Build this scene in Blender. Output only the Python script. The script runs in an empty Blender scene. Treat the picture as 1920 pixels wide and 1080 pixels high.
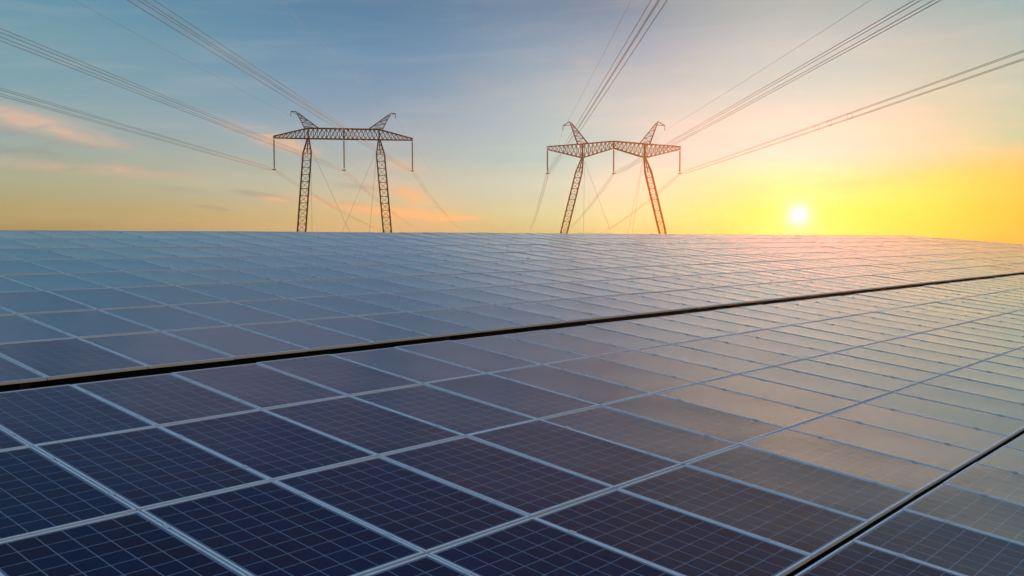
import bpy, bmesh, math, random
from mathutils import Vector, Matrix, Euler
random.seed(7)
R = math.radians
sc = bpy.context.scene
COL = sc.collection

# ------------------------------------------------------------------ camera
F = 1786.9                       # focal length in pixels of a 1920 wide frame
PITCH = -0.0524
H = 4.0                          # camera height above the ground under the array
cam_d = bpy.data.cameras.new('camera')
cam_d.sensor_width = 36.0
cam_d.lens = 36.0 * F / 1920.0
cam_d.clip_start = 0.05
cam_d.clip_end = 12000
cam = bpy.data.objects.new('camera', cam_d)
COL.objects.link(cam)
cam.location = (0, 0, H)
cam.rotation_euler = (math.pi / 2 + PITCH, 0, 0)
sc.camera = cam
HOR = 540 + F * math.tan(PITCH)  # image row of the horizon

def pix(P):
    """image position of a world point, in 1920x1080 pixels"""
    d = Vector(P) - Vector((0, 0, H))
    fw = Vector((0, math.cos(PITCH), math.sin(PITCH)))
    up = Vector((0, -math.sin(PITCH), math.cos(PITCH)))
    z = d.dot(fw)
    if z < 0.05:
        return None
    return (960 + F * d.x / z, 540 - F * d.dot(up) / z)

# ------------------------------------------------------------------ light
SUN_AZ, SUN_EL = 16.7, 1.32      # degrees right of the view axis, above the horizon
sun_d = bpy.data.lights.new('sun', 'SUN')
sun_d.energy = 2.0
sun_d.angle = R(0.8)            # a low sun blurred by the haze round it
sun_d.color = (1.0, 0.45, 0.15)
sun = bpy.data.objects.new('sun', sun_d)
COL.objects.link(sun)
def bearing(a, e): return Vector((math.sin(R(a)) * math.cos(R(e)), math.cos(R(a)) * math.cos(R(e)), math.sin(R(e))))
sdir = bearing(SUN_AZ, SUN_EL)
sun.rotation_euler = sdir.to_track_quat('Z', 'Y').to_euler()
sun.location = (60, 200, 60)

sc.view_settings.view_transform = 'Standard'
sc.view_settings.look = 'None'
sc.view_settings.exposure = 0.0
sc.view_settings.gamma = 1.0
sc.cycles.use_denoising = True
sc.cycles.max_bounces = 8
sc.cycles.volume_bounces = 1

# ------------------------------------------------------------------ sky
def lin(c):
    c = c / 255.0
    return c / 12.92 if c <= 0.04045 else ((c + 0.055) / 1.055) ** 2.4
def L3(r, g, b):
    return (lin(r), lin(g), lin(b), 1.0)

class NT:
    """small node-tree helper"""
    def __init__(s, tree): s.t = tree; s.n = tree.nodes; s.l = tree.links
    def put(s, sock, v):
        if isinstance(v, (int, float)): sock.default_value = v
        elif isinstance(v, (tuple, list)): sock.default_value = v
        else: s.l.new(v, sock)
    def math(s, op, a, b=None, c=None, clamp=False):
        m = s.n.new('ShaderNodeMath'); m.operation = op; m.use_clamp = clamp
        s.put(m.inputs[0], a)
        if b is not None: s.put(m.inputs[1], b)
        if c is not None: s.put(m.inputs[2], c)
        return m.outputs[0]
    def smooth(s, v, a, b, lo=0.0, hi=1.0):
        m = s.n.new('ShaderNodeMapRange'); m.interpolation_type = 'SMOOTHSTEP'
        s.put(m.inputs['Value'], v)
        m.inputs['From Min'].default_value = a; m.inputs['From Max'].default_value = b
        m.inputs['To Min'].default_value = lo; m.inputs['To Max'].default_value = hi
        return m.outputs['Result']
    def mix(s, f, a, b, mode='MIX'):
        m = s.n.new('ShaderNodeMix'); m.data_type = 'RGBA'; m.blend_type = mode
        m.clamp_factor = True
        s.put(m.inputs[0], f); s.put(m.inputs[6], a); s.put(m.inputs[7], b)
        return m.outputs[2]
    def ramp(s, f, stops, interp='LINEAR'):
        m = s.n.new('ShaderNodeValToRGB'); cr = m.color_ramp; cr.interpolation = interp
        while len(cr.elements) > 1: cr.elements.remove(cr.elements[-1])
        cr.elements[0].position = stops[0][0]; cr.elements[0].color = stops[0][1]
        for p, c in stops[1:]:
            e = cr.elements.new(p); e.color = c
        s.put(m.inputs[0], f)
        return m.outputs[0]
    def noise(s, vec, scale, detail=4, rough=0.5, dist=0.0):
        m = s.n.new('ShaderNodeTexNoise'); m.inputs['Scale'].default_value = scale
        m.inputs['Detail'].default_value = detail; m.inputs['Roughness'].default_value = rough
        m.inputs['Distortion'].default_value = dist
        if vec is not None: s.l.new(vec, m.inputs['Vector'])
        return m.outputs[0]
    def comb(s, x, y, z=0.0):
        m = s.n.new('ShaderNodeCombineXYZ')
        s.put(m.inputs[0], x); s.put(m.inputs[1], y); s.put(m.inputs[2], z)
        return m.outputs[0]

world = bpy.data.worlds.new('World')
sc.world = world
world.use_nodes = True
w = NT(world.node_tree)
w.n.clear()
tc = w.n.new('ShaderNodeTexCoord')
sep = w.n.new('ShaderNodeSeparateXYZ'); w.l.new(tc.outputs['Generated'], sep.inputs[0])
DX, DY, DZ = sep.outputs
DEG = 57.29578
el = w.math('MULTIPLY', w.math('ARCSINE', DZ), DEG)
az = w.math('MULTIPLY', w.math('ARCTAN2', DX, DY), DEG)
ELS = [0, 1.5, 3.1, 4.7, 6.3, 7.9, 11, 14, 22, 32, 55, 90]  # upper stops, out of view, shaped: dark band for glass, bright zenith for frames
SKY = {   # linear colours of the sky at five bearings, for the heights in ELS
 -27: [(0.407, 0.2498, 0.0893), (0.4574, 0.397, 0.1906), (0.4184, 0.4747, 0.3296), (0.3121, 0.4431, 0.4017), (0.2552, 0.4069, 0.4498), (0.2019, 0.3749, 0.445), (0.1548, 0.3316, 0.4192), (0.0639, 0.2468, 0.4034), (0.013, 0.0545, 0.1384), (0.0012, 0.006, 0.0252), (0.24, 0.48, 0.8), (0.36, 0.64, 1.0)],
 -8: [(0.7036, 0.3936, 0.1586), (0.6246, 0.5534, 0.3001), (0.4694, 0.5794, 0.4953), (0.3262, 0.4841, 0.5141), (0.2563, 0.4077, 0.524), (0.168, 0.3343, 0.4922), (0.0798, 0.2533, 0.4296), (0.0523, 0.1918, 0.3449), (0.008, 0.0319, 0.107), (0.0012, 0.0056, 0.0232), (0.24, 0.48, 0.8), (0.36, 0.64, 1.0)],
 6: [(0.0, 0.352, 0.0986), (0.0, 0.6089, 0.4317), (0.0, 0.6146, 0.6492), (0.0173, 0.5773, 0.658), (0.2251, 0.5532, 0.6215), (0.2959, 0.5163, 0.5819), (0.1771, 0.3494, 0.4898), (0.0694, 0.2109, 0.3414), (0.0103, 0.0273, 0.0844), (0.0012, 0.0056, 0.0232), (0.24, 0.48, 0.8), (0.36, 0.64, 1.0)],
 17: [(0.0, 0.0, 0.0), (0.0, 0.0, 0.0), (0.0, 0.0, 0.2142), (0.0, 0.3233, 0.6549), (0.0, 0.4982, 0.6409), (0.0067, 0.5322, 0.6281), (0.2368, 0.4985, 0.5659), (0.2175, 0.3806, 0.4071), (0.0194, 0.0343, 0.0802), (0.0012, 0.006, 0.0232), (0.24, 0.48, 0.8), (0.36, 0.64, 1.0)],
 27: [(0.0, 0.0, 0.0), (0.0, 0.2112, 0.0108), (0.0, 0.3351, 0.1302), (0.0132, 0.5233, 0.3864), (0.186, 0.5338, 0.4463), (0.2907, 0.5406, 0.4822), (0.268, 0.4625, 0.4781), (0.076, 0.3509, 0.4288), (0.0176, 0.0369, 0.0887), (0.0012, 0.006, 0.0232), (0.24, 0.48, 0.8), (0.36, 0.64, 1.0)],
}
t_el = w.math('SQRT', w.math('DIVIDE', w.math('MAXIMUM', el, 0.0), 90.0))
cols = {a: w.ramp(t_el, [(math.sqrt(e / 90.0), (c[0], c[1], c[2], 1.0)) for e, c in zip(ELS, v)]) for a, v in SKY.items()}
base = w.mix(w.smooth(az, -28, -7), cols[-27], cols[-8])
base = w.mix(w.smooth(az, -8, 7), base, cols[6])
base = w.mix(w.smooth(az, 5, 17), base, cols[17])
base = w.mix(w.smooth(az, 16.5, 27), base, cols[27])
base = w.mix(w.smooth(az, 45, 110), base, cols[-27])

# soft haze streaks low over the horizon
pv = w.comb(w.math('MULTIPLY', az, 0.06), w.math('MULTIPLY', w.math('SUBTRACT', el, w.math('MULTIPLY', az, 0.03)), 0.55), 0.0)
stre = w.noise(pv, 1.6, 5, 0.55, 0.4)
base = w.mix(w.math('MULTIPLY', w.smooth(stre, 0.42, 0.75), w.smooth(el, 30, 3, 0, 0.08)), base, (1.0, 0.86, 0.66, 1.0))
# a deeper yellow veil low on the right, under the rim of a thin cloud sheet
rim = w.math('SUBTRACT', el, w.math('MULTIPLY_ADD', w.math('SUBTRACT', az, 20.0), 0.20, 3.0))
veil = w.math('MULTIPLY', w.smooth(w.math('ADD', rim, w.math('MULTIPLY', stre, 0.9)), 1.3, -0.9), w.smooth(az, 16, 25, 0, 0.6))
base = w.mix(veil, base, L3(250, 190, 62))

# clouds: small banks given by their bearing, height and spread, broken up by noise
def ang(x, y):
    return math.degrees(math.atan((x - 960) / F)), math.degrees(math.atan((HOR - y) / math.hypot(F, x - 960)))
cv = w.comb(w.math('MULTIPLY', az, 0.30), el, 3.0)
cn = w.noise(cv, 1.1, 7, 0.58, 0.8)
cn2 = w.noise(cv, 3.2, 5, 0.6, 0.3)
def bank(x, y, sx, sy, slope=0.1):
    a0, e0 = ang(x, y)
    da = w.math('SUBTRACT', az, a0)
    de = w.math('ADD', w.math('SUBTRACT', el, e0), w.math('MULTIPLY', da, slope))
    k = DEG / F
    qa = w.math('POWER', w.math('DIVIDE', da, sx * k), 2)
    qe = w.math('POWER', w.math('DIVIDE', de, sy * k), 2)
    return w.math('EXPONENT', w.math('MULTIPLY', w.math('ADD', qa, qe), -1.0))
def bankset(lst):
    tot = None
    for (x, y, sx, sy, sl, amp) in lst:
        b = w.math('MULTIPLY', bank(x, y, sx, sy, sl), amp)
        tot = b if tot is None else w.math('ADD', tot, b)
    return tot
greyb = bankset([(110,262,130,12,.18,.7),(90,292,170,10,.12,.8),(490,366,60,5,.15,.8),(410,391,45,4,.15,.8),(690,352,70,6,.1,.7),(300,350,90,6,.1,.4),(640,380,90,5,.15,.4),(800,412,70,5,.1,.5)])
pinkb = bankset([(40,222,130,20,.2,.75),(110,244,110,12,.25,.7),(60,308,120,9,.1,.6),(226,318,45,9,.1,.8),(330,330,60,7,.1,.35),(430,300,60,8,.1,.3),(505,258,60,14,.22,1.0),(560,280,50,10,.2,.8),(750,312,45,12,.15,.6),
                 (518,374,22,4,.1,1.1),(765,364,50,15,.3,1.1),(700,395,90,9,.12,.9),(790,402,70,12,.1,.9),(850,409,40,4,.0,.9),(580,372,30,5,.1,.8),(1095,124,24,14,.0,.16),(905,160,60,18,.1,.10)])
brk = w.smooth(w.math('ADD', cn, w.math('MULTIPLY', cn2, 0.25)), 0.36, 0.74)
base = w.mix(w.math('MULTIPLY', w.math('MULTIPLY', greyb, w.smooth(cn, 0.38, 0.66)), 0.75, clamp=True), base, L3(146, 146, 152))
warm = w.mix(w.smooth(el, 1.0, 5.0), L3(244, 192, 140), L3(214, 188, 170))
base = w.mix(w.math('MULTIPLY', w.math('MULTIPLY', pinkb, brk), 1.05, clamp=True), base, warm)

# the sun and the glow of the air round it
vd = w.n.new('ShaderNodeVectorMath'); vd.operation = 'DOT_PRODUCT'
w.l.new(tc.outputs['Generated'], vd.inputs[0]); vd.inputs[1].default_value = sdir
th = w.math('MULTIPLY', w.math('ARCCOSINE', w.math('MINIMUM', vd.outputs['Value'], 1.0)), DEG)
def glow(width, p):
    return w.math('EXPONENT', w.math('MULTIPLY', w.math('POWER', w.math('DIVIDE', th, width), p), -1.0))
g = w.n.new('ShaderNodeEmission'); g.inputs[0].default_value = (1.0, 0.93, 0.66, 1)
w.put(g.inputs[1], w.math('MULTIPLY', glow(0.46, 1.4), 2.6))
g2 = w.n.new('ShaderNodeEmission'); g2.inputs[0].default_value = (1.0, 0.78, 0.36, 1)
w.put(g2.inputs[1], w.math('MULTIPLY', glow(1.5, 1.2), 0.50))
bg = w.n.new('ShaderNodeBackground'); w.l.new(base, bg.inputs[0]); bg.inputs[1].default_value = 1.0
g3 = w.n.new('ShaderNodeEmission'); g3.inputs[0].default_value = (1.0, 0.52, 0.25, 1)      # unseen peach glow above the view, added for the right-hand panels to reflect
fill_az = w.math('EXPONENT', w.math('MULTIPLY', w.math('POWER', w.math('DIVIDE', w.math('SUBTRACT', az, 22.0), 12.0), 2), -1.0))
fill_el = w.math('MULTIPLY', w.smooth(w.math('ADD', el, w.math('MULTIPLY', w.math('ABSOLUTE', w.math('SUBTRACT', az, 12.0)), 0.05)), 13.4, 15.6), w.smooth(el, 14.5, 19.0, 1.0, 0.0))
w.put(g3.inputs[1], w.math('MULTIPLY', w.math('MULTIPLY', fill_az, fill_el), 0.8))
g4 = w.n.new('ShaderNodeEmission'); g4.inputs[0].default_value = (1.0, 0.06, 0.0, 1)       # red added to the low sky to warm the far panels' reflections
w.put(g4.inputs[1], w.math('MULTIPLY', w.math('MULTIPLY', w.smooth(az, 7.0, 13.0), w.smooth(az, 18.0, 25.0, 1.0, 0.0)), w.smooth(el, 2.0, 6.0, 0.8, 0.0)))
g5 = w.n.new('ShaderNodeEmission'); g5.inputs[0].default_value = (1.0, 0.50, 0.42, 1)      # unseen pink patches added overhead on the left to tint those panels
hn = w.noise(w.comb(w.math('MULTIPLY', az, 0.10), w.math('MULTIPLY', el, 0.22), 7.0), 1.0, 4, 0.55, 0.5)
w.put(g5.inputs[1], w.math('MULTIPLY', w.math('MULTIPLY', w.math('MULTIPLY', w.smooth(az, -70.0, -40.0), w.smooth(az, 4.0, 16.0, 1.0, 0.0)), w.math('MULTIPLY', w.smooth(el, 14.2, 17.0), w.smooth(el, 17.0, 25.0, 1.0, 0.0))), w.smooth(hn, 0.35, 0.65, 0.02, 0.16)))
nish = w.n.new('ShaderNodeTexSky'); nish.sky_type = 'NISHITA'; nish.sun_disc = False
nish.sun_elevation = R(SUN_EL); nish.sun_rotation = R(SUN_AZ)
bg2 = w.n.new('ShaderNodeBackground'); w.l.new(nish.outputs[0], bg2.inputs[0]); bg2.inputs[1].default_value = 0.012
a1 = w.n.new('ShaderNodeAddShader'); a2 = w.n.new('ShaderNodeAddShader'); a3 = w.n.new('ShaderNodeAddShader')
w.l.new(bg.outputs[0], a1.inputs[0]); w.l.new(bg2.outputs[0], a1.inputs[1])
w.l.new(a1.outputs[0], a2.inputs[0]); w.l.new(g.outputs[0], a2.inputs[1])
w.l.new(a2.outputs[0], a3.inputs[0]); w.l.new(g2.outputs[0], a3.inputs[1])
a4 = w.n.new('ShaderNodeAddShader'); w.l.new(a3.outputs[0], a4.inputs[0]); w.l.new(g3.outputs[0], a4.inputs[1])
for g_ in (g4, g5):
    a5 = w.n.new('ShaderNodeAddShader'); w.l.new(a4.outputs[0], a5.inputs[0]); w.l.new(g_.outputs[0], a5.inputs[1]); a4 = a5
wo = w.n.new('ShaderNodeOutputWorld'); w.l.new(a4.outputs[0], wo.inputs[0])

# ------------------------------------------------------------------ materials
def mat(name):
    m = bpy.data.materials.new(name); m.use_nodes = True
    t = NT(m.node_tree)
    return m, t, t.n['Principled BSDF']

def metal(name, col, rough, metallic=0.9, var=0.15, scale=8.0):
    m, t, b = mat(name)
    c = t.n.new('ShaderNodeTexCoord')
    n = t.noise(c.outputs['Object'], scale, 4)
    d = tuple(x * (1 - var) for x in col) + (1,); u = tuple(min(1, x * (1 + var)) for x in col) + (1,)
    t.l.new(t.mix(n, d, u), b.inputs['Base Color'])
    b.inputs['Metallic'].default_value = metallic
    t.put(b.inputs['Roughness'], t.math('MULTIPLY_ADD', n, 0.15, rough - 0.07))
    return m
M_FRAME = metal('anodised_aluminium', (0.88, 0.90, 0.92), 0.36, 0.15, 0.06, 5.0)
M_CLAMP = metal('clamp_steel', (0.72, 0.74, 0.77), 0.45, 0.3)
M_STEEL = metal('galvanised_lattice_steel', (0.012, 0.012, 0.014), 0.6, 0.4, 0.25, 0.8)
M_RACK = metal('rack_steel', (0.12, 0.12, 0.13), 0.5, 0.7)
M_INS = metal('insulator_glass', (0.12, 0.11, 0.10), 0.35, 0.0)
M_WIRE = metal('aluminium_cable', (0.16, 0.16, 0.17), 0.5, 0.6, 0.1)
M_CONC, _t, _b = mat('concrete')
_c = _t.n.new('ShaderNodeTexCoord')
_t.l.new(_t.mix(_t.noise(_c.outputs['Object'], 6, 6), (0.22, 0.21, 0.2, 1), (0.36, 0.35, 0.33, 1)), _b.inputs['Base Color'])

PW, PL, TH = 0.996, 1.580, 0.030     # module width, length, thickness
LIP = 0.014
def cell_material():
    m, t, b = mat('solar_cells_under_glass')
    uv = t.n.new('ShaderNodeUVMap'); uv.uv_map = 'UVMap'
    s = t.n.new('ShaderNodeSeparateXYZ'); t.l.new(uv.outputs[0], s.inputs[0])
    pid = t.math('FLOOR', t.math('DIVIDE', s.outputs[0], 2.0))
    x = t.math('SUBTRACT', s.outputs[0], t.math('MULTIPLY', pid, 2.0)); y = s.outputs[1]
    mx, my = 0.030, 0.028
    px, py = (PW - 2 * mx) / 6, (PL - 2 * my) / 10
    cx = t.math('DIVIDE', t.math('SUBTRACT', x, mx), px); cy = t.math('DIVIDE', t.math('SUBTRACT', y, my), py)
    fx = t.math('ABSOLUTE', t.math('SUBTRACT', t.math('FRACT', cx), 0.5)); fy = t.math('ABSOLUTE', t.math('SUBTRACT', t.math('FRACT', cy), 0.5))
    gx = t.math('GREATER_THAN', fx, 0.5 - 0.0040 / px); gy = t.math('GREATER_THAN', fy, 0.5 - 0.0034 / py)
    ch = t.math('GREATER_THAN', t.math('ADD', fx, fy), 0.948)          # clipped cell corners
    inx = t.math('LESS_THAN', t.math('ABSOLUTE', t.math('SUBTRACT', cx, 3.0)), 3.0)
    iny = t.math('LESS_THAN', t.math('ABSOLUTE', t.math('SUBTRACT', cy, 5.0)), 5.0)
    inside = t.math('MULTIPLY', inx, iny)
    gap = t.math('MAXIMUM', t.math('MAXIMUM', gx, gy), ch)
    gap = t.math('MAXIMUM', gap, t.math('SUBTRACT', 1.0, inside))
    # four thin busbars along each cell, and the fine finger lines across it
    bus = t.math('GREATER_THAN', t.math('ABSOLUTE', t.math('SUBTRACT', t.math('FRACT', t.math('MULTIPLY', cx, 3.0)), 0.5)), 0.488)
    fing = t.math('GREATER_THAN', t.math('FRACT', t.math('MULTIPLY', cy, 26.0)), 0.80)
    # hue of each cell
    oi = t.n.new('ShaderNodeObjectInfo')
    wn = t.n.new('ShaderNodeTexWhiteNoise'); wn.noise_dimensions = '3D'
    seed = t.math('ADD', t.math('MULTIPLY', oi.outputs['Random'], 917.0), pid)
    t.l.new(t.comb(t.math('FLOOR', cx), t.math('FLOOR', cy), seed), wn.inputs['Vector'])
    wn2 = t.n.new('ShaderNodeTexWhiteNoise'); wn2.noise_dimensions = '1D'; t.l.new(seed, wn2.inputs['W'])
    patch = t.noise(t.comb(t.math('ADD', x, t.math('MULTIPLY', seed, 3.7)), y, seed), 1.4, 3, 0.5)
    hue = t.math('ADD', t.math('MULTIPLY', wn.outputs['Value'], 0.45), t.math('MULTIPLY', patch, 0.75), clamp=True)
    cell = t.ramp(hue, [(0.10, (0.0005, 0.018, 0.050, 1)), (0.35, (0.001, 0.013, 0.056, 1)), (0.55, (0.004, 0.009, 0.034, 1)), (0.72, (0.018, 0.006, 0.020, 1)), (0.95, (0.006, 0.012, 0.014, 1))])
    cell = t.mix(t.math('MULTIPLY', wn2.outputs['Value'], 0.5), cell, (0.001, 0.018, 0.066, 1))
    cell = t.mix(t.math('MULTIPLY', fing, 0.015), cell, (0.12, 0.15, 0.18, 1))
    cell = t.mix(t.math('MULTIPLY', bus, 0.03), cell, (0.25, 0.28, 0.32, 1))
    col = t.mix(t.math('MULTIPLY', gap, 0.75), cell, (0.27, 0.33, 0.41, 1))
    # a film of dust, thicker along the lower frame
    dn = t.noise(t.comb(t.math('ADD', x, seed), y, seed), 7.0, 6, 0.65)
    low = t.smooth(y, 0.16, 0.0, 0.0, 0.5)
    dust = t.math('MULTIPLY', t.math('ADD', t.smooth(dn, 0.35, 0.8, 0.0, 0.5), low), 0.012)
    col = t.mix(dust, col, (0.20, 0.18, 0.15, 1))
    t.l.new(col, b.inputs['Base Color'])
    b.inputs['IOR'].default_value = 1.33
    b.inputs['Sheen Weight'].default_value = 0.05; b.inputs['Sheen Roughness'].default_value = 0.17
    b.inputs['Sheen Tint'].default_value = (1.0, 0.58, 0.40, 1)
    # front face of the glass over the cells' own glossy face
    b.inputs['Coat Weight'].default_value = 1.0; b.inputs['Coat IOR'].default_value = 1.5
    t.put(b.inputs['Coat Roughness'], t.math('MULTIPLY_ADD', dn, 0.06, 0.07))
    t.put(b.inputs['Roughness'], t.math('MULTIPLY_ADD', dn, 0.07, 0.17))
    bp = t.n.new('ShaderNodeBump'); bp.inputs['Strength'].default_value = 0.25; bp.inputs['Distance'].default_value = 0.002
    t.l.new(t.noise(t.comb(t.math('ADD', x, seed), y, seed), 5.0, 2, 0.5), bp.inputs['Height'])
    t.l.new(bp.outputs[0], b.inputs['Normal']); t.l.new(bp.outputs[0], b.inputs['Coat Normal'])
    return m
M_CELL = cell_material()

# ------------------------------------------------------------------ mesh helpers
class MB:
    def __init__(s): s.v = []; s.f = []; s.mi = []; s.uv = {}; s.smooth = set()
    def quad(s, a, b, c, d, mi=0):
        k = len(s.v); s.v += [a, b, c, d]; s.f.append((k, k + 1, k + 2, k + 3)); s.mi.append(mi)
    def box(s, x0, x1, y0, y1, z0, z1, M=None, mi=0, bottom=True):
        c = [Vector((x, y, z)) for z in (z0, z1) for y in (y0, y1) for x in (x0, x1)]
        if M is not None: c = [M @ p for p in c]
        k = len(s.v); s.v += [tuple(p) for p in c]
        fs = [(4, 5, 7, 6), (0, 1, 5, 4), (1, 3, 7, 5), (3, 2, 6, 7), (2, 0, 4, 6)]
        if bottom: fs.append((0, 2, 3, 1))
        for f in fs: s.f.append(tuple(k + i for i in f)); s.mi.append(mi)
    def bar(s, p, q, r, n=4, mi=0, r2=None, caps=True):
        p, q = Vector(p), Vector(q); d = (q - p)
        if d.length < 1e-6: return
        d.normalize(); a = d.orthogonal().normalized() if abs(d.z) > 0.9 else d.cross(Vector((0, 0, 1))).normalized()
        b = d.cross(a); r2 = r if r2 is None else r2; k = len(s.v)
        for (o, rr) in ((p, r), (q, r2)):
            for i in range(n):
                t = 2 * math.pi * (i + 0.5) / n
                s.v.append(tuple(o + a * math.cos(t) * rr + b * math.sin(t) * rr))
        for i in range(n):
            j = (i + 1) % n; s.f.append((k + i, k + n + i, k + n + j, k + j)); s.mi.append(mi)
        if caps:
            s.f.append(tuple(k + i for i in range(n))); s.mi.append(mi)
            s.f.append(tuple(k + n + i for i in reversed(range(n)))); s.mi.append(mi)
    def tube(s, pts, r, n=5, mi=0):
        k = len(s.v); m = len(pts)
        for i, p in enumerate(pts):
            d = (Vector(pts[min(i + 1, m - 1)]) - Vector(pts[max(i - 1, 0)])).normalized()
            a = d.cross(Vector((0, 0, 1))).normalized(); b = d.cross(a)
            for j in range(n):
                t = 2 * math.pi * j / n
                s.v.append(tuple(Vector(p) + a * math.cos(t) * r + b * math.sin(t) * r))
        for i in range(m - 1):
            for j in range(n):
                j2 = (j + 1) % n
                s.f.append((k + i * n + j, k + (i + 1) * n + j, k + (i + 1) * n + j2, k + i * n + j2)); s.mi.append(mi)
    def build(s, name, mats, parent=None, smooth=False):
        me = bpy.data.meshes.new(name); me.from_pydata([tuple(p) for p in s.v], [], s.f)
        for m in (mats if isinstance(mats, (list, tuple)) else [mats]): me.materials.append(m)
        me.polygons.foreach_set('material_index', s.mi)
        if s.uv:
            uvl = me.uv_layers.new(name='UVMap')
            for p in me.polygons:
                for li, vi in zip(p.loop_indices, p.vertices):
                    if vi in s.uv: uvl.data[li].uv = s.uv[vi]
        if smooth: me.polygons.foreach_set('use_smooth', [True] * len(me.polygons))
        elif s.smooth:
            for i in s.smooth: me.polygons[i].use_smooth = True
        me.update()
        o = bpy.data.objects.new(name, me); COL.objects.link(o)
        if parent: o.parent = parent
        return o
def empty(name, loc=(0, 0, 0), rot=(0, 0, 0)):
    o = bpy.data.objects.new(name, None); o.empty_display_size = 0.2
    COL.objects.link(o); o.location = loc; o.rotation_euler = rot
    return o
def tag(o, label=None, cat=None, group=None, kind=None):
    if label: o['label'] = label
    if cat: o['category'] = cat
    if group: o['group'] = group
    if kind: o['kind'] = kind
    return o

# ------------------------------------------------------------------ the array's plane
YAW, CX, CY, CZ = 0.7137, -3.9944, -8.9231, 1.3696   # camera in the array's own axes
TILT = R(6.6)
PHI = math.pi / 2 - YAW
SY, CYW = math.sin(YAW), math.cos(YAW)
def tab(u, v, wv=0.0):
    y = v * math.cos(TILT) - wv * math.sin(TILT); z = v * math.sin(TILT) + wv * math.cos(TILT)
    return Vector(((u - CX) * SY - (y - CY) * CYW, (u - CX) * CYW + (y - CY) * SY, H + z - CZ))
RT = Euler((TILT, 0, PHI)).to_matrix()

# ------------------------------------------------------------------ ground
def ground_z(x, y):
    """fields, with the bank the array lies on, falling away to a valley"""
    r = math.hypot(x, y - 40)
    t = min(1.0, max(0.0, (r - 330) / 300)); t = t * t * (3 - 2 * t)
    base = -44 * t
    if r > 60:
        base += min(1, (r - 60) / 200) * 0.5 * (math.sin(x * 0.021 + 1) * math.cos(y * 0.017))
    u = CX + x * SY + y * CYW; yv = CY - x * CYW + y * SY
    yc = min(13.2, max(-11.0, yv)); uend = min(78.0, 69.3 - 1.62 * (yc - 7.3))
    bank_ = H - CZ + yc * math.tan(TILT) - 0.60
    d = math.hypot(max(0.0, -12 - u, u - uend), max(0.0, -11 - yv, yv - 13.2))
    k = max(0.0, 1 - d / 9.0); k = k * k * (3 - 2 * k)
    return base * (1 - k) + bank_ * k
gb = MB()
def steps(lo, hi, ext):
    a = [lo]; 
    while a[-1] < hi: a.append(a[-1] + 2.0)
    d = 3.0; p = a[-1]
    while p < ext: p += d; d *= 1.18; a.append(min(p, ext))
    d = 3.0; p = lo
    while p > -ext: p -= d; d *= 1.18; a.insert(0, max(p, -ext))
    return a
GU, GV = steps(-24, 92, 440), steps(-24, 28, 440)
for v in GV:
    for u in GU:
        x = (u - CX) * SY - (v - CY) * CYW; y = (u - CX) * CYW + (v - CY) * SY
        gb.v.append((x, y, ground_z(x, y)))
for j_ in range(len(GV) - 1):
    for i_ in range(len(GU) - 1):
        a = j_ * len(GU) + i_; gb.f.append((a, a + 1, a + 1 + len(GU), a + len(GU))); gb.mi.append(0)
M_GROUND, t, b = mat('dry_grass_ground')
c = t.n.new('ShaderNodeTexCoord')
n1 = t.noise(c.outputs['Object'], 0.02, 6, 0.6); n2 = t.noise(c.outputs['Object'], 3.0, 6, 0.6)
t.l.new(t.mix(n1, t.mix(n2, (0.030, 0.040, 0.016, 1), (0.075, 0.075, 0.035, 1)), t.mix(n2, (0.06, 0.05, 0.03, 1), (0.11, 0.09, 0.05, 1))), b.inputs['Base Color'])
b.inputs['Roughness'].default_value = 0.95
bp = t.n.new('ShaderNodeBump'); bp.inputs['Distance'].default_value = 0.05; t.l.new(n2, bp.inputs['Height']); t.l.new(bp.outputs[0], b.inputs['Normal'])
tag(gb.build('ground', M_GROUND, smooth=True), kind='structure')

# one module, its origin at the middle of its lower edge, top of the frame at z = 0
def frame_mesh(s, M=None, x_off=0.0, simple=False):
    hw = PW / 2
    def bx(*a): s.box(*a, M=M, mi=0, bottom=not simple)
    bx(-hw, hw, 0, LIP, -TH, 0); bx(-hw, hw, PL - LIP, PL, -TH, 0)
    bx(-hw, -hw + LIP, LIP, PL - LIP, -TH, 0); bx(hw - LIP, hw, LIP, PL - LIP, -TH, 0)
def glass_mesh(s, nx, ny, M=None, pid=0, mi=0):
    hw = PW / 2 - LIP; k = len(s.v)
    for j in range(ny + 1):
        for i in range(nx + 1):
            fx, fy = i / nx, j / ny
            x = -hw + 2 * hw * fx; y = LIP + (PL - 2 * LIP) * fy
            z = -0.0035 - 0.0035 * (1 - (2 * fx - 1) ** 2) * (1 - (2 * fy - 1) ** 2)
            p = Vector((x, y, z)); s.v.append(tuple(M @ p if M is not None else p))
            s.uv[k + j * (nx + 1) + i] = (2.0 * pid + x + PW / 2, y)
    for j in range(ny):
        for i in range(nx):
            a = k + j * (nx + 1) + i
            s.smooth.add(len(s.f)); s.f.append((a, a + 1, a + nx + 2, a + nx + 1)); s.mi.append(mi)

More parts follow.
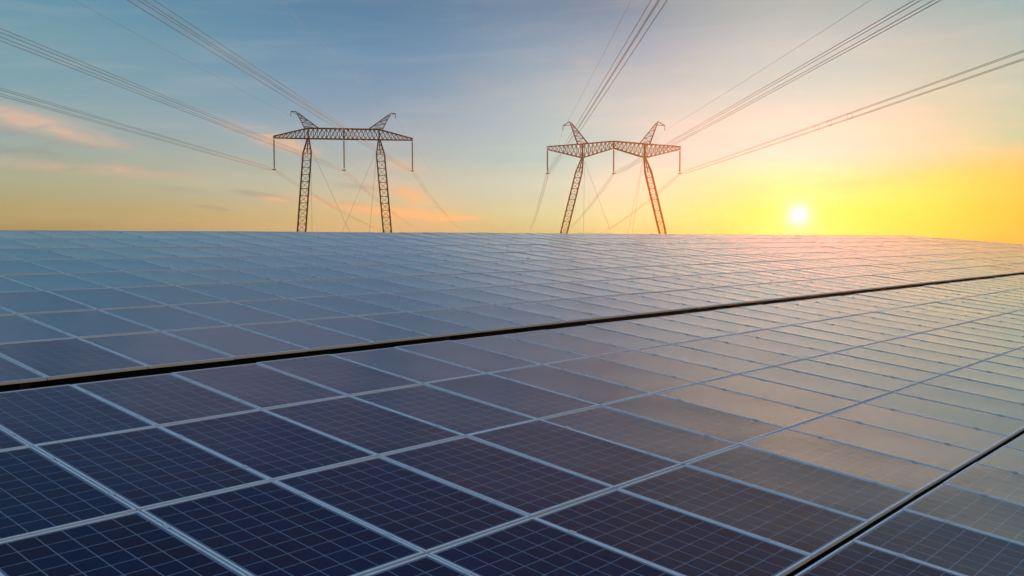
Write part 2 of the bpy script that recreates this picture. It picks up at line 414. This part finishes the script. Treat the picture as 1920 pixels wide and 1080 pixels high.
# rows: (name, v of the lower edge, u offset of the joints, lift)
PITCH_U = 1.01
ORD = ['first', 'second', 'third', 'fourth', 'fifth', 'sixth', 'seventh', 'eighth', 'ninth', 'tenth', 'eleventh', 'twelfth', 'thirteenth', 'fourteenth', 'fifteenth', 'sixteenth', 'seventeenth', 'eighteenth', 'nineteenth']
TENS = {20: 'twent', 30: 'thirt', 40: 'fort', 50: 'fift', 60: 'sixt', 70: 'sevent', 80: 'eight'}
def ordinal(n):
    if n < 20: return ORD[n - 1]
    t_, u_ = n // 10 * 10, n % 10
    return TENS[t_] + ('ieth' if u_ == 0 else 'y-' + ORD[u_ - 1])
rows = []
G = 0.025
for k in range(4):
    rows.append(('lower', k, -(k + 1) * 1.605 + G, 0.0, 0.0))
v5 = -4 * 1.605 - 0.055 - PL + G
rows.append(('front', 0, v5, 0.56, -0.012))
rows.append(('front', 1, v5 - 1.605, 0.56, -0.012))
for k in range(8):
    rows.append(('upper', k, 0.255 + k * 1.617 + (0.012 if k in (3, 6) else 0), -0.103, 0.030))
def area(side, k, v0, off, lift, i):
    pts = [pix(tab(off + (i + a) * PITCH_U, v0 + b * PL, lift)) for a, b in ((0, 0), (1, 0), (1, 1), (0, 1))]
    if any(p is None for p in pts): return 0, (0, 0)
    # clip the outline to the frame
    poly = pts
    for ax, lim, sg in ((0, 0, 1), (0, 1920, -1), (1, 0, 1), (1, 1080, -1)):
        out = []
        for a_, b_ in zip(poly, poly[1:] + poly[:1]):
            ia, ib = (a_[ax] - lim) * sg >= 0, (b_[ax] - lim) * sg >= 0
            if ia: out.append(a_)
            if ia != ib:
                q = (lim - a_[ax]) / (b_[ax] - a_[ax]); out.append((a_[0] + q * (b_[0] - a_[0]), a_[1] + q * (b_[1] - a_[1])))
        poly = out
        if len(poly) < 3: return 0, (0, 0)
    A = abs(sum(p[0] * q[1] - q[0] * p[1] for p, q in zip(poly, poly[1:] + poly[:1]))) / 2
    return A, (sum(p[0] for p in poly) / len(poly), sum(p[1] for p in poly) / len(poly))
mods = []
for (side, k, v0, off, lift) in rows:
    uend = min(84.0, 71.3 - 1.62 * (v0 + 0.8 - 8.06)) if side == 'upper' else 84.0
    seen = 0
    for i in range(-9, int(uend / PITCH_U)):
        A, cpx = area(side, k, v0, off, lift, i)
        if A > 12: seen += 1
        mods.append(dict(side=side, k=k, v=v0, off=off, lift=lift, i=i, A=A, c=cpx, n=seen))
mods.sort(key=lambda m: -m['A'])
NEAR, FAR = [m for m in mods[:300] if m['A'] > 12], []
FAR = mods[len(NEAR):]
proto = empty('solar_panel')
_f = MB(); frame_mesh(_f); _f.build('frame', M_FRAME, proto)
_g = MB(); glass_mesh(_g, 8, 12); _g.build('glass', M_CELL, proto, smooth=True)
for y in (0.33, 1.24):
    _c = MB()
    _c.box(PW / 2 - 0.008, PW / 2 + 0.022, y - 0.025, y + 0.025, 0.0015, 0.006)
    _c.box(PW / 2 + 0.002, PW / 2 + 0.012, y - 0.008, y + 0.008, 0.006, 0.011)
    _c.build('clamp', M_CLAMP, proto)
def jitter(m):
    rr = random.Random(m['i'] * 131 + m['k'] * 17 + (0 if m['side'] == 'upper' else 7 if m['side'] == 'lower' else 3))
    return R(rr.gauss(0, 0.12)), R(rr.gauss(0, 0.16)), rr.uniform(-0.0015, 0.0015)
def mod_loc(m):
    jx, jy, jz = jitter(m)
    P = tab(m['off'] + (m['i'] + 0.5) * PITCH_U, m['v'], m['lift'] + jz)
    return P, jx, jy
kids = list(proto.children)
for q, m in enumerate(NEAR):
    if q == 0: o, first = proto, True
    else:
        o = proto.copy(); COL.objects.link(o)
        for ch in kids:
            cc = ch.copy(); COL.objects.link(cc); cc.parent = o
    P, jx, jy = mod_loc(m)
    o.location = P; o.rotation_euler = (RT @ Euler((jx, jy, 0)).to_matrix()).to_euler()
    x_, y_ = m['c']
    if y_ < 720 and x_ > 1150: tone = 'golden'
    elif y_ < 560: tone = 'grey'
    elif x_ > 1180 and y_ < 860: tone = 'bronze'
    else: tone = 'blue'
    if m['side'] == 'upper': rw = '%s row beyond the wide dark gap' % ordinal(m['k'] + 1)
    elif m['side'] == 'lower': rw = '%s row below the wide dark gap' % ordinal(m['k'] + 1)
    else: rw = 'row below the bottom right seam'
    tag(o, '%s solar panel, %s, %s from its left end' % (tone, rw, ordinal(m['n'])), 'solar panel', 'solar panels laid edge to edge in long rows')
fb = MB()
for q, m in enumerate(FAR):
    P, jx, jy = mod_loc(m)
    Mx = Matrix.Translation(P) @ (RT @ Euler((jx, jy, 0)).to_matrix()).to_4x4()
    frame_mesh(fb, Mx, simple=True); glass_mesh(fb, 2, 4, Mx, pid=q + 1, mi=1)
tag(fb.build('solar_panel_rows', [M_FRAME, M_CELL]), 'far mass of small solar panels running back to the skyline and off to the right', 'solar panels', kind='stuff')

# ------------------------------------------------------------------ steel racks under the two tables
def rack(name, label, vs, u0, u1, lift, pv_):
    r0 = empty(name, tab(u0, vs[0], 0)); r0.location.z = 0
    inv = Matrix.Translation(-r0.location)
    for v in vs:
        m = MB(); a, b_ = inv @ tab(u0, v, lift - TH - 0.035), inv @ tab(u1, v, lift - TH - 0.035)
        m.bar(a, b_, 0.028); m.build('rail', M_RACK, r0)
    n = int((u1 - u0) / 6)
    for v in pv_:
        m = MB(); a, b_ = inv @ tab(u0, v, lift - TH - 0.13), inv @ tab(u1, v, lift - TH - 0.13)
        m.bar(a, b_, 0.06); m.build('beam', M_RACK, r0)
        for i in range(n + 1):
            u = u0 + 1 + i * 6.0
            if u > u1: break
            top = inv @ tab(u, v, lift - TH - 0.17); m = MB()
            gz = ground_z(*(top + r0.location).xy) - 0.2
            m.bar((top.x, top.y, gz), top, 0.055, 6); m.build('post', M_RACK, r0)
    return tag(r0, label, 'rack', 'steel racks under the panels')
def rails(side_rows):
    out = []
    for (s_, k, v0, o_, l_) in side_rows: out += [v0 + 0.45, v0 + 1.20]
    return out
LOW = [r for r in rows if r[0] != 'upper']; UPP = [r for r in rows if r[0] == 'upper']
rack('mounting_rack', 'steel rack carrying the near panels below the wide dark gap', rails(LOW), -7, 60, 0, [-1.6, -4.8, -8.0])
rack('mounting_rack', 'steel rack carrying the far panels beyond the wide dark gap', rails(UPP), -7, 55, 0.03, [1.0, 5.0, 9.0, 12.6])

# ------------------------------------------------------------------ pylons
def lattice(s, sections, nseg, r, rb):
    """sections: list of (centre, half width x, half width y); straight panels between them"""
    def at(t):
        t = t * (len(sections) - 1); i = min(int(t), len(sections) - 2); q = t - i
        c0, a0, b0 = sections[i]; c1, a1, b1 = sections[i + 1]
        c_ = Vector(c0).lerp(Vector(c1), q); a_ = a0 + (a1 - a0) * q; b_ = b0 + (b1 - b0) * q
        return [c_ + Vector((sx * a_, sy * b_, 0)) for sx, sy in ((-1, -1), (1, -1), (1, 1), (-1, 1))]
    for i in range(len(sections) - 1):
        A, B = at(i / (len(sections) - 1)), at((i + 1) / (len(sections) - 1))
        for p, q in zip(A, B): s.bar(p, q, r)
    total = []
    for i, n in enumerate(nseg):
        for k in range(n): total.append((i + k / n) / (len(sections) - 1))
    total.append(1.0)
    for j in range(len(total) - 1):
        A, B = at(total[j]), at(total[j + 1])
        for i in range(4):
            k = (i + 1) % 4
            if j % 2: s.bar(A[i], B[k], rb, 3, caps=False)
            else: s.bar(A[k], B[i], rb, 3, caps=False)
            s.bar(A[i], A[k], rb, 3, caps=False)
def arm(s, stations, hy, r, rb):
    """crossarm truss; stations: (x, z bottom, z top, half depth)"""
    S = [[Vector((x, -d, zb)), Vector((x, d, zb)), Vector((x, d, zt)), Vector((x, -d, zt))] for x, zb, zt, d in stations]
    for j in range(len(S) - 1):
        A, B = S[j], S[j + 1]
        for i in range(4):
            s.bar(A[i], B[i], r)
        for i, k in ((0, 3), (1, 2), (0, 1), (3, 2)):
            s.bar(A[i], B[k], rb, 3, caps=False); s.bar(A[k], B[i], rb, 3, caps=False)
    for A in S:
        for i in range(4): s.bar(A[i], A[(i + 1) % 4], rb, 3, caps=False)
def interp(tbl, x):
    for (x0, a0), (x1, a1) in zip(tbl, tbl[1:]):
        if x0 <= x <= x1: return a0 + (a1 - a0) * (x - x0) / (x1 - x0)
def make_pylon(loc, rz, sp, label):
    root = empty('pylon', loc, (0, 0, rz))
    tag(root, label, 'pylon', 'guyed lattice pylons behind the solar panels')
    zb, zt, tip = sp['zb'], sp['zt'], sp['tip']
    m = MB(); xs = [-tip + 2 * tip * i / 32 for i in range(33)]
    arm(m, [(x, interp(zb, x), interp(zt, x), interp([(-tip, .25), (-sp['lt'], .95), (0, .95), (sp['lt'], .95), (tip, .25)], x)) for x in xs], 0, 0.17, 0.07)
    for x in (-sp['lt'], 0, sp['lt']):                       # heavy frames where legs and strings hang on
        for sy in (-1, 1): m.bar((x, sy * 0.95, interp(zb, x)), (x, sy * 0.95, interp(zt, x)), 0.2)
        m.bar((x, -0.95, interp(zb, x)), (x, 0.95, interp(zb, x)), 0.2)
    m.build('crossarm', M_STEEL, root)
    for s_ in (-1, 1):
        m = MB(); lt, lb, zl = sp['lt'] * s_, sp['lb'] * s_, interp(zb, sp['lt'])
        def P(z): return (lb + (lt - lb) * z / zl, 0, z)
        w_ = sp['lw']
        lattice(m, [(P(0.4), .25, .25), (P(4.0), w_, w_), (P(zl - 4.2), w_, w_), (P(zl - 0.1), .28, .28)], [2, 12, 3], 0.17, 0.065)
        m.bar(P(zl - 4.2), P(zl - 0.1), 0.14)
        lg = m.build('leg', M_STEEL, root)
        f = MB(); f.box(lb - .9, lb + .9, -.9, .9, -0.3, 0.42); f.build('footing', M_CONC, lg)
        m = MB(); px_, pz_ = sp['peak']; f0, f1 = sp['feet']; zf = interp(zt, f0)
        T = Vector((px_ * s_, 0, pz_)); ws = []
        for sy in (-1, 1):
            A0, A1 = Vector((f0 * s_, sy * .8, zf)), Vector((f1 * s_, sy * .8, interp(zt, f1)))
            t0, t1 = T + Vector((0, sy * .12, 0)), T + Vector((-.5 * s_, sy * .12, -.35))
            m.bar(A0, t0, 0.14); m.bar(A1, t1, 0.14); ws.append((A0, t0, A1, t1))
            for k in range(8):
                a_, b_ = A0.lerp(t0, k / 8), A1.lerp(t1, (k + 1) / 8); c_, d_ = A1.lerp(t1, k / 8), A0.lerp(t0, (k + 1) / 8)
                m.bar(a_, b_, 0.05, 3, caps=False) if k % 2 else m.bar(c_, d_, 0.05, 3, caps=False)
                m.bar(a_, c_, 0.04, 3, caps=False)
        for k in range(9):
            m.bar(ws[0][0].lerp(ws[0][1], k / 8), ws[1][0].lerp(ws[1][1], k / 8), 0.04, 3, caps=False)
        hk = Vector((sp['hook'][0] * s_, 0, sp['hook'][1]))
        m.bar(T, hk, 0.16); m.bar(T - Vector((.3 * s_, 0, .9)), hk, 0.08)
        if pz_ - sp['hook'][1] > 0.5: m.bar(T + Vector((0, 0, -1.0)), hk, 0.12)
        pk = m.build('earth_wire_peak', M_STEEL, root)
        i_ = MB(); i_.bar(hk, hk - Vector((0, 0, 1.4)), 0.10, 6); i_.build('hanger', M_INS, pk)
    for x in (-tip + 0.15, 0, tip - 0.15):
        m = MB(); z0, z1 = interp(zb, x), sp['zs']; n = 34
        m.bar((x, 0, z0), (x, 0, z1), 0.06, 6)
        for k in range(n):
            z = z0 - 0.5 - (z0 - z1 - 1.0) * k / (n - 1)
            m.bar((x, 0, z), (x, 0, z - .16), 0.27, 8, r2=0.15)
        ins = m.build('insulator_string', M_INS, root)
        m = MB(); m.box(x - .5, x + .5, -.25, .25, z1 - .25, z1); m.build('yoke_plate', M_STEEL, ins)
    for (x0, z0, x1, y1) in sp['guys']:
        m = MB(); m.bar((x0, 0, z0), (x1, y1, ground_z(loc[0] + x1, loc[1] + y1) - .1), 0.035, 5); m.build('guy_wire', M_WIRE, root)
    return root
S1, D1 = 276 / F, 276.0
z1 = lambda y: H + (HOR - y) * S1
spA = dict(zb=[(-20, z1(262.5)), (20, z1(262.5))], zt=[(-20, z1(259.5)), (-10, z1(243.5)), (10, z1(243.5)), (20, z1(259.5))], tip=19.75,
           lt=10.05, lb=12.7, lw=1.15, peak=(13.4, z1(213)), feet=(10.9, 7.0), hook=(14.8, z1(213.2)), zs=z1(319),
           guys=[(9.4, z1(280), -3.0, -20), (-9.4, z1(280), 4.0, 22), (9.4, z1(280), 7.0, 30), (-9.4, z1(280), -8.0, -30)])
locA = Vector(((647 - 960) * S1, D1, 0)); RZA = R(9.5)
pyA = make_pylon(locA, RZA, spA, 'left dark lattice pylon with a flat straight crossarm and nearly upright legs')
S2, D2 = 283 / F, 283.0
z2 = lambda y: H + (HOR - y) * S2
spB = dict(zb=[(-20, z2(281)), (-9.2, z2(297)), (0, z2(279)), (9.2, z2(297)), (20, z2(281))], zt=[(-20, z2(276.5)), (-10.4, z2(272)), (0, z2(266.5)), (10.4, z2(272)), (20, z2(276.5))], tip=19.7,
           lt=9.2, lb=16.0, lw=0.95, peak=(13.0, z2(230)), feet=(10.6, 7.6), hook=(15.0, z2(237.5)), zs=z2(325),
           guys=[(-8.6, z2(303), .3, -12), (-8.6, z2(303), -6.9, 26), (8.6, z2(303), 1.5, -14), (8.6, z2(303), 8.4, 28)])
locB = Vector(((1149.5 - 960) * S2, D2, 0))
pyB = make_pylon(locB, 0.0, spB, 'right brown lattice pylon with a kinked crossarm and widely splayed legs')

# ------------------------------------------------------------------ overhead lines
def sag_line(P, near_z, near_y, drop, curve, y0=-140, y1=540):
    """points of a cable through P: towards the viewer it sags to near_z at near_y, beyond it falls away"""
    pts = []
    span = P.y + 160.0
    zm = near_z
    for k in range(0, 141):
        y = y0 + (P.y - y0) * k / 140
        d = P.y - y; dn = P.y - near_y
        # parabola through P and (near_y, near_z), level again at the next pylon behind the viewer
        a = (P.z - near_z) / (dn * (span * 1.25 - dn))
        pts.append(Vector((P.x, y, P.z - a * d * (span * 1.25 - d))))
    for k in range(1, 61):
        s_ = (y1 - P.y) * k / 60
        pts.append(Vector((P.x, P.y + s_, P.z - drop * s_ + curve * s_ * s_)))
    return pts
def wpt(root, x, z):
    return root.location + Matrix.Rotation(root.rotation_euler.z, 3, 'Z') @ Vector((x, 0, z))
def bundle(root, x, z, near_z, near_y, label, drop, spacers=(), sp=0.34):
    P = wpt(root, x, z); r0 = empty('power_line', P)
    tag(r0, label, 'power line', 'conductor bundles of the overhead line')
    base_ = [p - P for p in sag_line(P, near_z, near_y, drop, 0.00010)]
    for (ox, oz, ds) in ((-sp, sp, 0.0), (sp, sp, 0.10), (-sp, -sp, -0.12), (sp, -sp, -0.02)):
        m = MB(); pts = []
        for p in base_:
            d = -p.y; k = max(0.0, min(1.0, d / 200.0))
            q = min(1.0, abs(p.y) / 6.0) * 0.75 + 0.25
            pts.append(p + Vector((ox * q, 0, oz * q + ds * k)))
        m.tube(pts, 0.030, 5); m.build('wire', M_WIRE, r0, smooth=True)
    for yy in spacers:
        p = min(base_, key=lambda v: abs(v.y + P.y - yy)); m = MB()
        c_ = [p + Vector((a * sp, 0, b_ * sp)) for a, b_ in ((-1, 1), (1, 1), (1, -1), (-1, -1))]
        for i in range(4): m.bar(c_[i], c_[(i + 1) % 4], 0.022)
        m.build('spacer', M_WIRE, r0)
tA, tB = 19.6, 19.55
zsA, zsB = z1(319) - .3, z2(325) - .3
bundle(pyA, -tA, zsA, H + 19.3, 126, 'wire bundle from the left tip of the left pylon, lowest at left edge', 0.093)
bundle(pyA, 0, zsA, H + 19.2, 90, 'wire bundle from the middle of the left pylon to the left edge', 0.093)
bundle(pyA, tA, zsA, H + 18.6, 75, 'wire bundle from the right tip of the left pylon to the top edge', 0.080)
bundle(pyB, -tB, zsB, H + 16.9, 67, 'steep wire bundle from the left tip of the right pylon', 0.080)
bundle(pyB, 0, zsB, H + 17.2, 75, 'wire bundle from the middle of the right pylon to the top right', 0.086)
bundle(pyB, tB, zsB, H + 17.7, 92, 'lowest right wire bundle with small spacers, leaving by the right edge', 0.090, spacers=(141, 149, 157))
def earth(root, sp, s_, near_z, near_y, label):
    P = wpt(root, sp['hook'][0] * s_, sp['hook'][1] - 1.4); m = MB()
    m.tube([p - P for p in sag_line(P, near_z, near_y, 0.06, 0.00008)], 0.022, 5)
    o = m.build('earth_wire', M_WIRE, smooth=True); o.location = P
    tag(o, label, 'cable', 'thin earth wires along the pylon tops')
earth(pyA, spA, -1, H + 34.1, 137, 'thin earth wire from the left peak of the left pylon')
earth(pyA, spA, 1, H + 34.2, 137, 'thin earth wire from the right peak of the left pylon')
earth(pyB, spB, -1, H + 29.9, 120, 'thin earth wire from the left peak of the right pylon')
earth(pyB, spB, 1, H + 29.8, 120, 'thin earth wire from the right peak of the right pylon')

# ------------------------------------------------------------------ the evening haze
hb = MB(); hb.box(-660, 660, -620, 700, -50, 48)
M_HAZE = bpy.data.materials.new('evening_haze'); M_HAZE.use_nodes = True
ht = NT(M_HAZE.node_tree); ht.n.clear()
pvn = ht.n.new('ShaderNodeVolumePrincipled')
pvn.inputs['Color'].default_value = (1.0, 0.63, 0.33, 1)
pvn.inputs['Density'].default_value = 0.00042
pvn.inputs['Anisotropy'].default_value = 0.84
ho = ht.n.new('ShaderNodeOutputMaterial'); ht.l.new(pvn.outputs[0], ho.inputs['Volume'])
tag(hb.build('haze', M_HAZE), kind='stuff')
